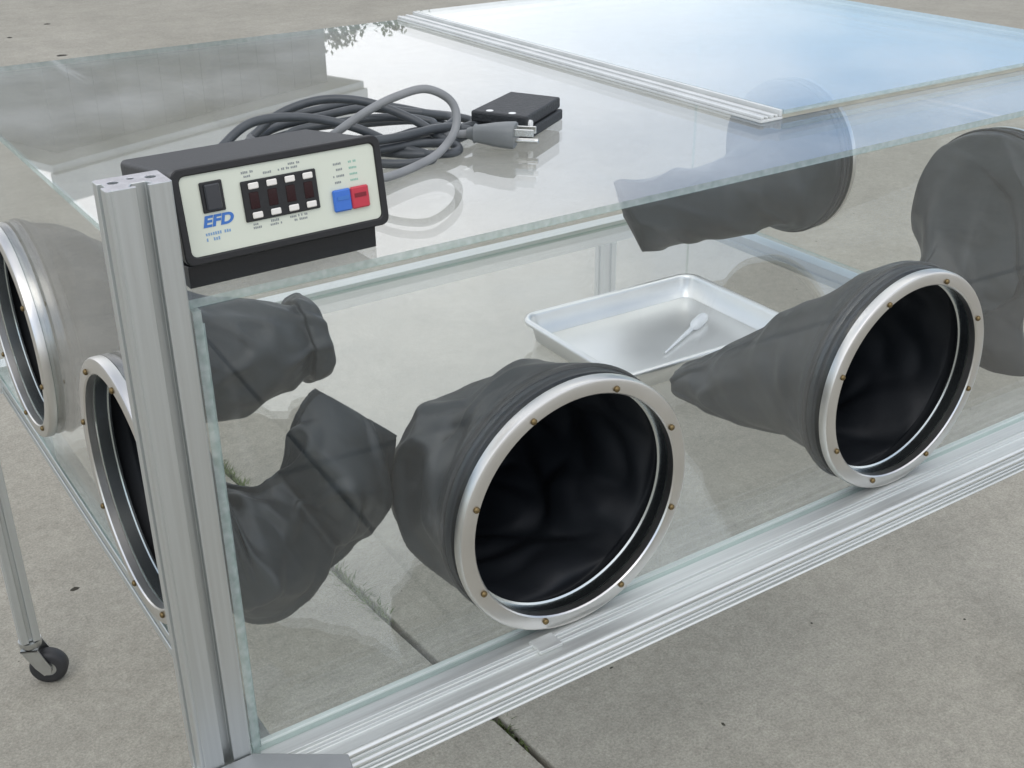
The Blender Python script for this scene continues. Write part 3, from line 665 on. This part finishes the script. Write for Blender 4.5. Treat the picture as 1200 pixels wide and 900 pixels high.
# light grey mains cord arching over, with a three pin plug
gc = thing('power_cord', 'light grey mains cord arching over the coil, ending in a grey three pin plug', 'power cord', (.36, .24, ZTOP))
gp = MB(); gp.tube(wob([(.196,.185,CZ+.020),(.225,.190,CZ+.012),(.262,.197,CZ+.0062),(.300,.212,CZ+.0052),(.335,.226,CZ+.010),(.358,.236,CZ+.026),(.360,.245,CZ+.046),(.338,.250,CZ+.0595),(.310,.254,CZ+.056),(.285,.262,CZ+.045),
                        (.262,.275,CZ+.028),(.262,.300,CZ+.014),(.300,.308,CZ+.0075),(.345,.288,CZ+.008),(.372,.262,CZ+.012),(.384,.2515,CZ+.0135)], 9), .0037, 12)
gp.build('cord', 'greycord', gc, smooth=True)
pdir = Vector((.43-.379, .2025-.2552, 0)).normalized(); pu = Vector((0,0,1)); pv = pdir.cross(pu)
def plug_sec(t, hw, hh): return (Vector((.381, .2545, CZ+.0135)) + pdir*t, hw, hh)
secs = [plug_sec(0, .0045, .0045), plug_sec(.005, .0055, .0058), plug_sec(.007, .0078, .0085), plug_sec(.009, .0075, .0075), plug_sec(.016, .0085, .0085), plug_sec(.024, .0105, .0098), plug_sec(.034, .0128, .0108), plug_sec(.043, .0138, .0112), plug_sec(.0445, .0130, .0104)]
mb = MB(); k = 20; vs = []; fs = []
for c_, hw, hh in secs:
    for i in range(k):
        a = 2*math.pi*i/k; ca, sa = math.cos(a), math.sin(a)
        vs.append(c_ + pv*math.copysign(abs(ca)**.6, ca)*hw + pu*math.copysign(abs(sa)**.6, sa)*hh)
for i in range(len(secs)-1):
    for j in range(k): fs.append((i*k+j, i*k+(j+1)%k, (i+1)*k+(j+1)%k, (i+1)*k+j))
fs += [tuple(range(k)), tuple((len(secs)-1)*k+j for j in range(k))]
mb.add(vs, fs); pg_ = mb.build('plug', 'plug', gc, smooth=True, auto=40)
e = secs[-1][0]
for s_ in (-1, 1):
    o_ = e + pv*(s_*.0062) + pu*.004
    q = MB(); q.add([o_ + pv*a*.0008 + pu*b_*.0032 + pdir*t for t in (-.002, .0175) for a, b_ in ((-1,-1),(1,-1),(1,1),(-1,1))], [(0,1,2,3),(7,6,5,4),(0,4,5,1),(1,5,6,2),(2,6,7,3),(3,7,4,0)]); q.build('prong', 'steel', pg_, bevel=.0004)
q = MB(); q.tube([e - pu*.0045 + pdir*t for t in (-.002, .008, .019, .0205)], .0023, 12); q.build('prong', 'steel', pg_, smooth=True, auto=40)

# ================================================================== tray and pipette inside the box
tr = thing('baking_tray', 'shallow dull aluminium tray with rolled rim standing on the glass floor', 'tray', (.80, .46, FZ))
tp0 = [(.655, .345), (.930, .345), (.930, .568), (.655, .568)]
TC = Vector((.8075, .4700, 0)); TWx, TWy, TA = .150, .115, R(-1.5)
def tray_loop(inset, z, r):
    pts_ = rrect(-TWx+inset, TWx-inset, -TWy+inset, TWy-inset, max(.004, r-inset*.5), 6)
    ca, sa = math.cos(TA), math.sin(TA)
    return [Vector((TC.x+x*ca-y*sa, TC.y+x*sa+y*ca, z)) for x, y in pts_]
RZ = .0235
loops = [tray_loop(.0135, FZ+.0010, .024), tray_loop(.0115, FZ+.0024, .024), tray_loop(.0062, RZ-.004, .024), tray_loop(.0056, RZ-.001, .024), tray_loop(.0040, RZ+.0012, .024), tray_loop(.0015, RZ+.0018, .024), tray_loop(-.0010, RZ+.0006, .024), tray_loop(-.0018, RZ-.002, .024), tray_loop(-.0008, RZ-.0045, .024), tray_loop(.0015, RZ-.0050, .024)]
mb = MB(); k = len(loops[0]); mb.add([p for l in loops for p in l], [(i*k+j, i*k+(j+1)%k, (i+1)*k+(j+1)%k, (i+1)*k+j) for i in range(len(loops)-1) for j in range(k)])
mb.build('wall', 'tray', tr, smooth=True, auto=50, solid=.0012, recalc=False)
mb = MB(); l = [p+Vector((0,0,.0001)) for p in tray_loop(.0140, FZ+.0012, .024)]; mb.prism([[(p.x, p.y) for p in l]], lambda u, v, t: (u, v, t), FZ+.0004, FZ+.0016); mb.build('bottom', 'tray', tr)
pp = thing('pipette', 'milky plastic pipette lying in the aluminium tray', 'pipette', (.83, .46, FZ))
P0, P1 = Vector((.905, .484, FZ+.009)), Vector((.787, .430, FZ+.0045))
def prad(t):
    if t < .06: return .0045+.0030*math.sin(t/.06*math.pi/2)
    if t < .26: return .0078
    if t < .34: return .0078-(t-.26)/.08*.0045
    return .0033-(t-.34)/.66*.0021
q = MB(); q.tube([P0.lerp(P1, i/40) for i in range(41)], prad, 14); q.build('bulb_and_stem', 'pipette', pp, smooth=True, auto=60)

# ================================================================== what stands beyond the yard (mirrored in the glass top)
def polar(az, d): return Vector((-.18+d*math.sin(R(az)), -.66+d*math.cos(R(az)), 0))
bA, bB = polar(12.5, 15.2), polar(25.0, 18.2)
bx = (bB-bA).normalized(); bn = Vector((-bx.y, bx.x, 0)); BL = (bB-bA).length
bd = thing('building', 'long low grey building with pale roof edge mirrored in the glass top', 'building', (*((bA+bB)/2+bn*4).xy, GROUND))
BT = Matrix(((bx.x, bn.x, 0, bA.x), (bx.y, bn.y, 0, bA.y), (0, 0, 1, 0), (0, 0, 0, 1)))
def bmb(): m_ = MB(); m_.xf = BT; return m_
m_ = bmb(); m_.box((0, .06, GROUND-.1), (BL, 8, 3.95)); m_.build('wall', 'wall', bd)
n = 14
for k in range(n):
    m_ = bmb(); m_.box((BL*k/n+.003, 0, GROUND-.1), (BL*(k+1)/n-.003, .06, 3.95)); m_.build('siding_panel', 'wall', bd)
m_ = bmb(); m_.box((-.35, -.4, 3.96), (BL+.35, 8.4, 4.05)); rf = m_.build('roof', 'fascia', bd)
m_ = bmb(); m_.box((-.36, -.46, 4.06), (BL+.36, -.36, 4.42)); m_.build('fascia', 'fascia', rf)
for k in (1, 3):
    m_ = bmb(); x0 = BL*(k+.3)/5; m_.box((x0, -.05, 1.1), (x0+1.3, .0, 2.3)); wo = m_.build('window', 'fascia', bd)
    m_ = bmb(); m_.box((x0+.08, -.06, 1.18), (x0+1.22, -.045, 2.22)); m_.build('pane', 'pane', wo)
m_ = bmb(); m_.box((BL*.46, -.05, GROUND), (BL*.46+1.0, 0, 1.65)); m_.build('door', 'fascia', bd)
def tree(az, d, h, r, seed, label):
    p = polar(az, d); rnd = random.Random(seed)
    t = thing('tree', label, 'tree', (p.x, p.y, GROUND), 'trees beyond the yard')
    tk = MB(); tk.tube([Vector((p.x+.1*math.sin(i*.8), p.y, GROUND-.1+i*h*.62/8)) for i in range(9)], lambda s: .2*(1-.75*s), 10)
    for k in range(7):
        a = k*2.4; z0 = GROUND+h*(.28+.05*k); e_ = Vector((p.x+math.cos(a)*r*.7, p.y+math.sin(a)*r*.7, z0+h*.22))
        tk.tube([Vector((p.x, p.y, z0)), Vector((p.x, p.y, z0)).lerp(e_, .5)+Vector((0,0,.1)), e_], lambda s: .06*(1-.8*s), 6)
    tk.build('trunk', 'bark', t, smooth=True)
    cl = []
    while len(cl) < 60:
        c_ = Vector((rnd.uniform(-1, 1), rnd.uniform(-1, 1), rnd.uniform(-1, 1)))
        if c_.length < .85*(1 if c_.z < .2 else 1.15-.7*c_.z): cl.append((c_, rnd.uniform(.16, .34)))
    cr_ = MB()
    for _ in range(20000):
        c_, s_ = rnd.choice(cl); d_ = Vector((rnd.gauss(0,1), rnd.gauss(0,1), rnd.gauss(0,1))).normalized()*s_*rnd.uniform(.5, 1)
        q_ = c_+d_; o_ = Vector((p.x+q_.x*r, p.y+q_.y*r, GROUND+h*.64+q_.z*h*.34))
        u_ = Vector((rnd.gauss(0,1), rnd.gauss(0,1), rnd.gauss(0,1))).normalized()*.055; v_ = u_.cross(Vector((rnd.gauss(0,1), rnd.gauss(0,1), 1))).normalized()*.035
        cr_.add([o_-u_, o_-v_, o_+u_, o_+v_], [(0,1,2,3)])
    cr_.build('crown', 'leaf', t, recalc=False)
tree(26.3, 21, 4.9, 1.7, 1, 'leafy tree next to the end of the grey building')
tree(31.5, 36, 5.9, 3.4, 2, 'low broad tree standing farther off than the one by the building')
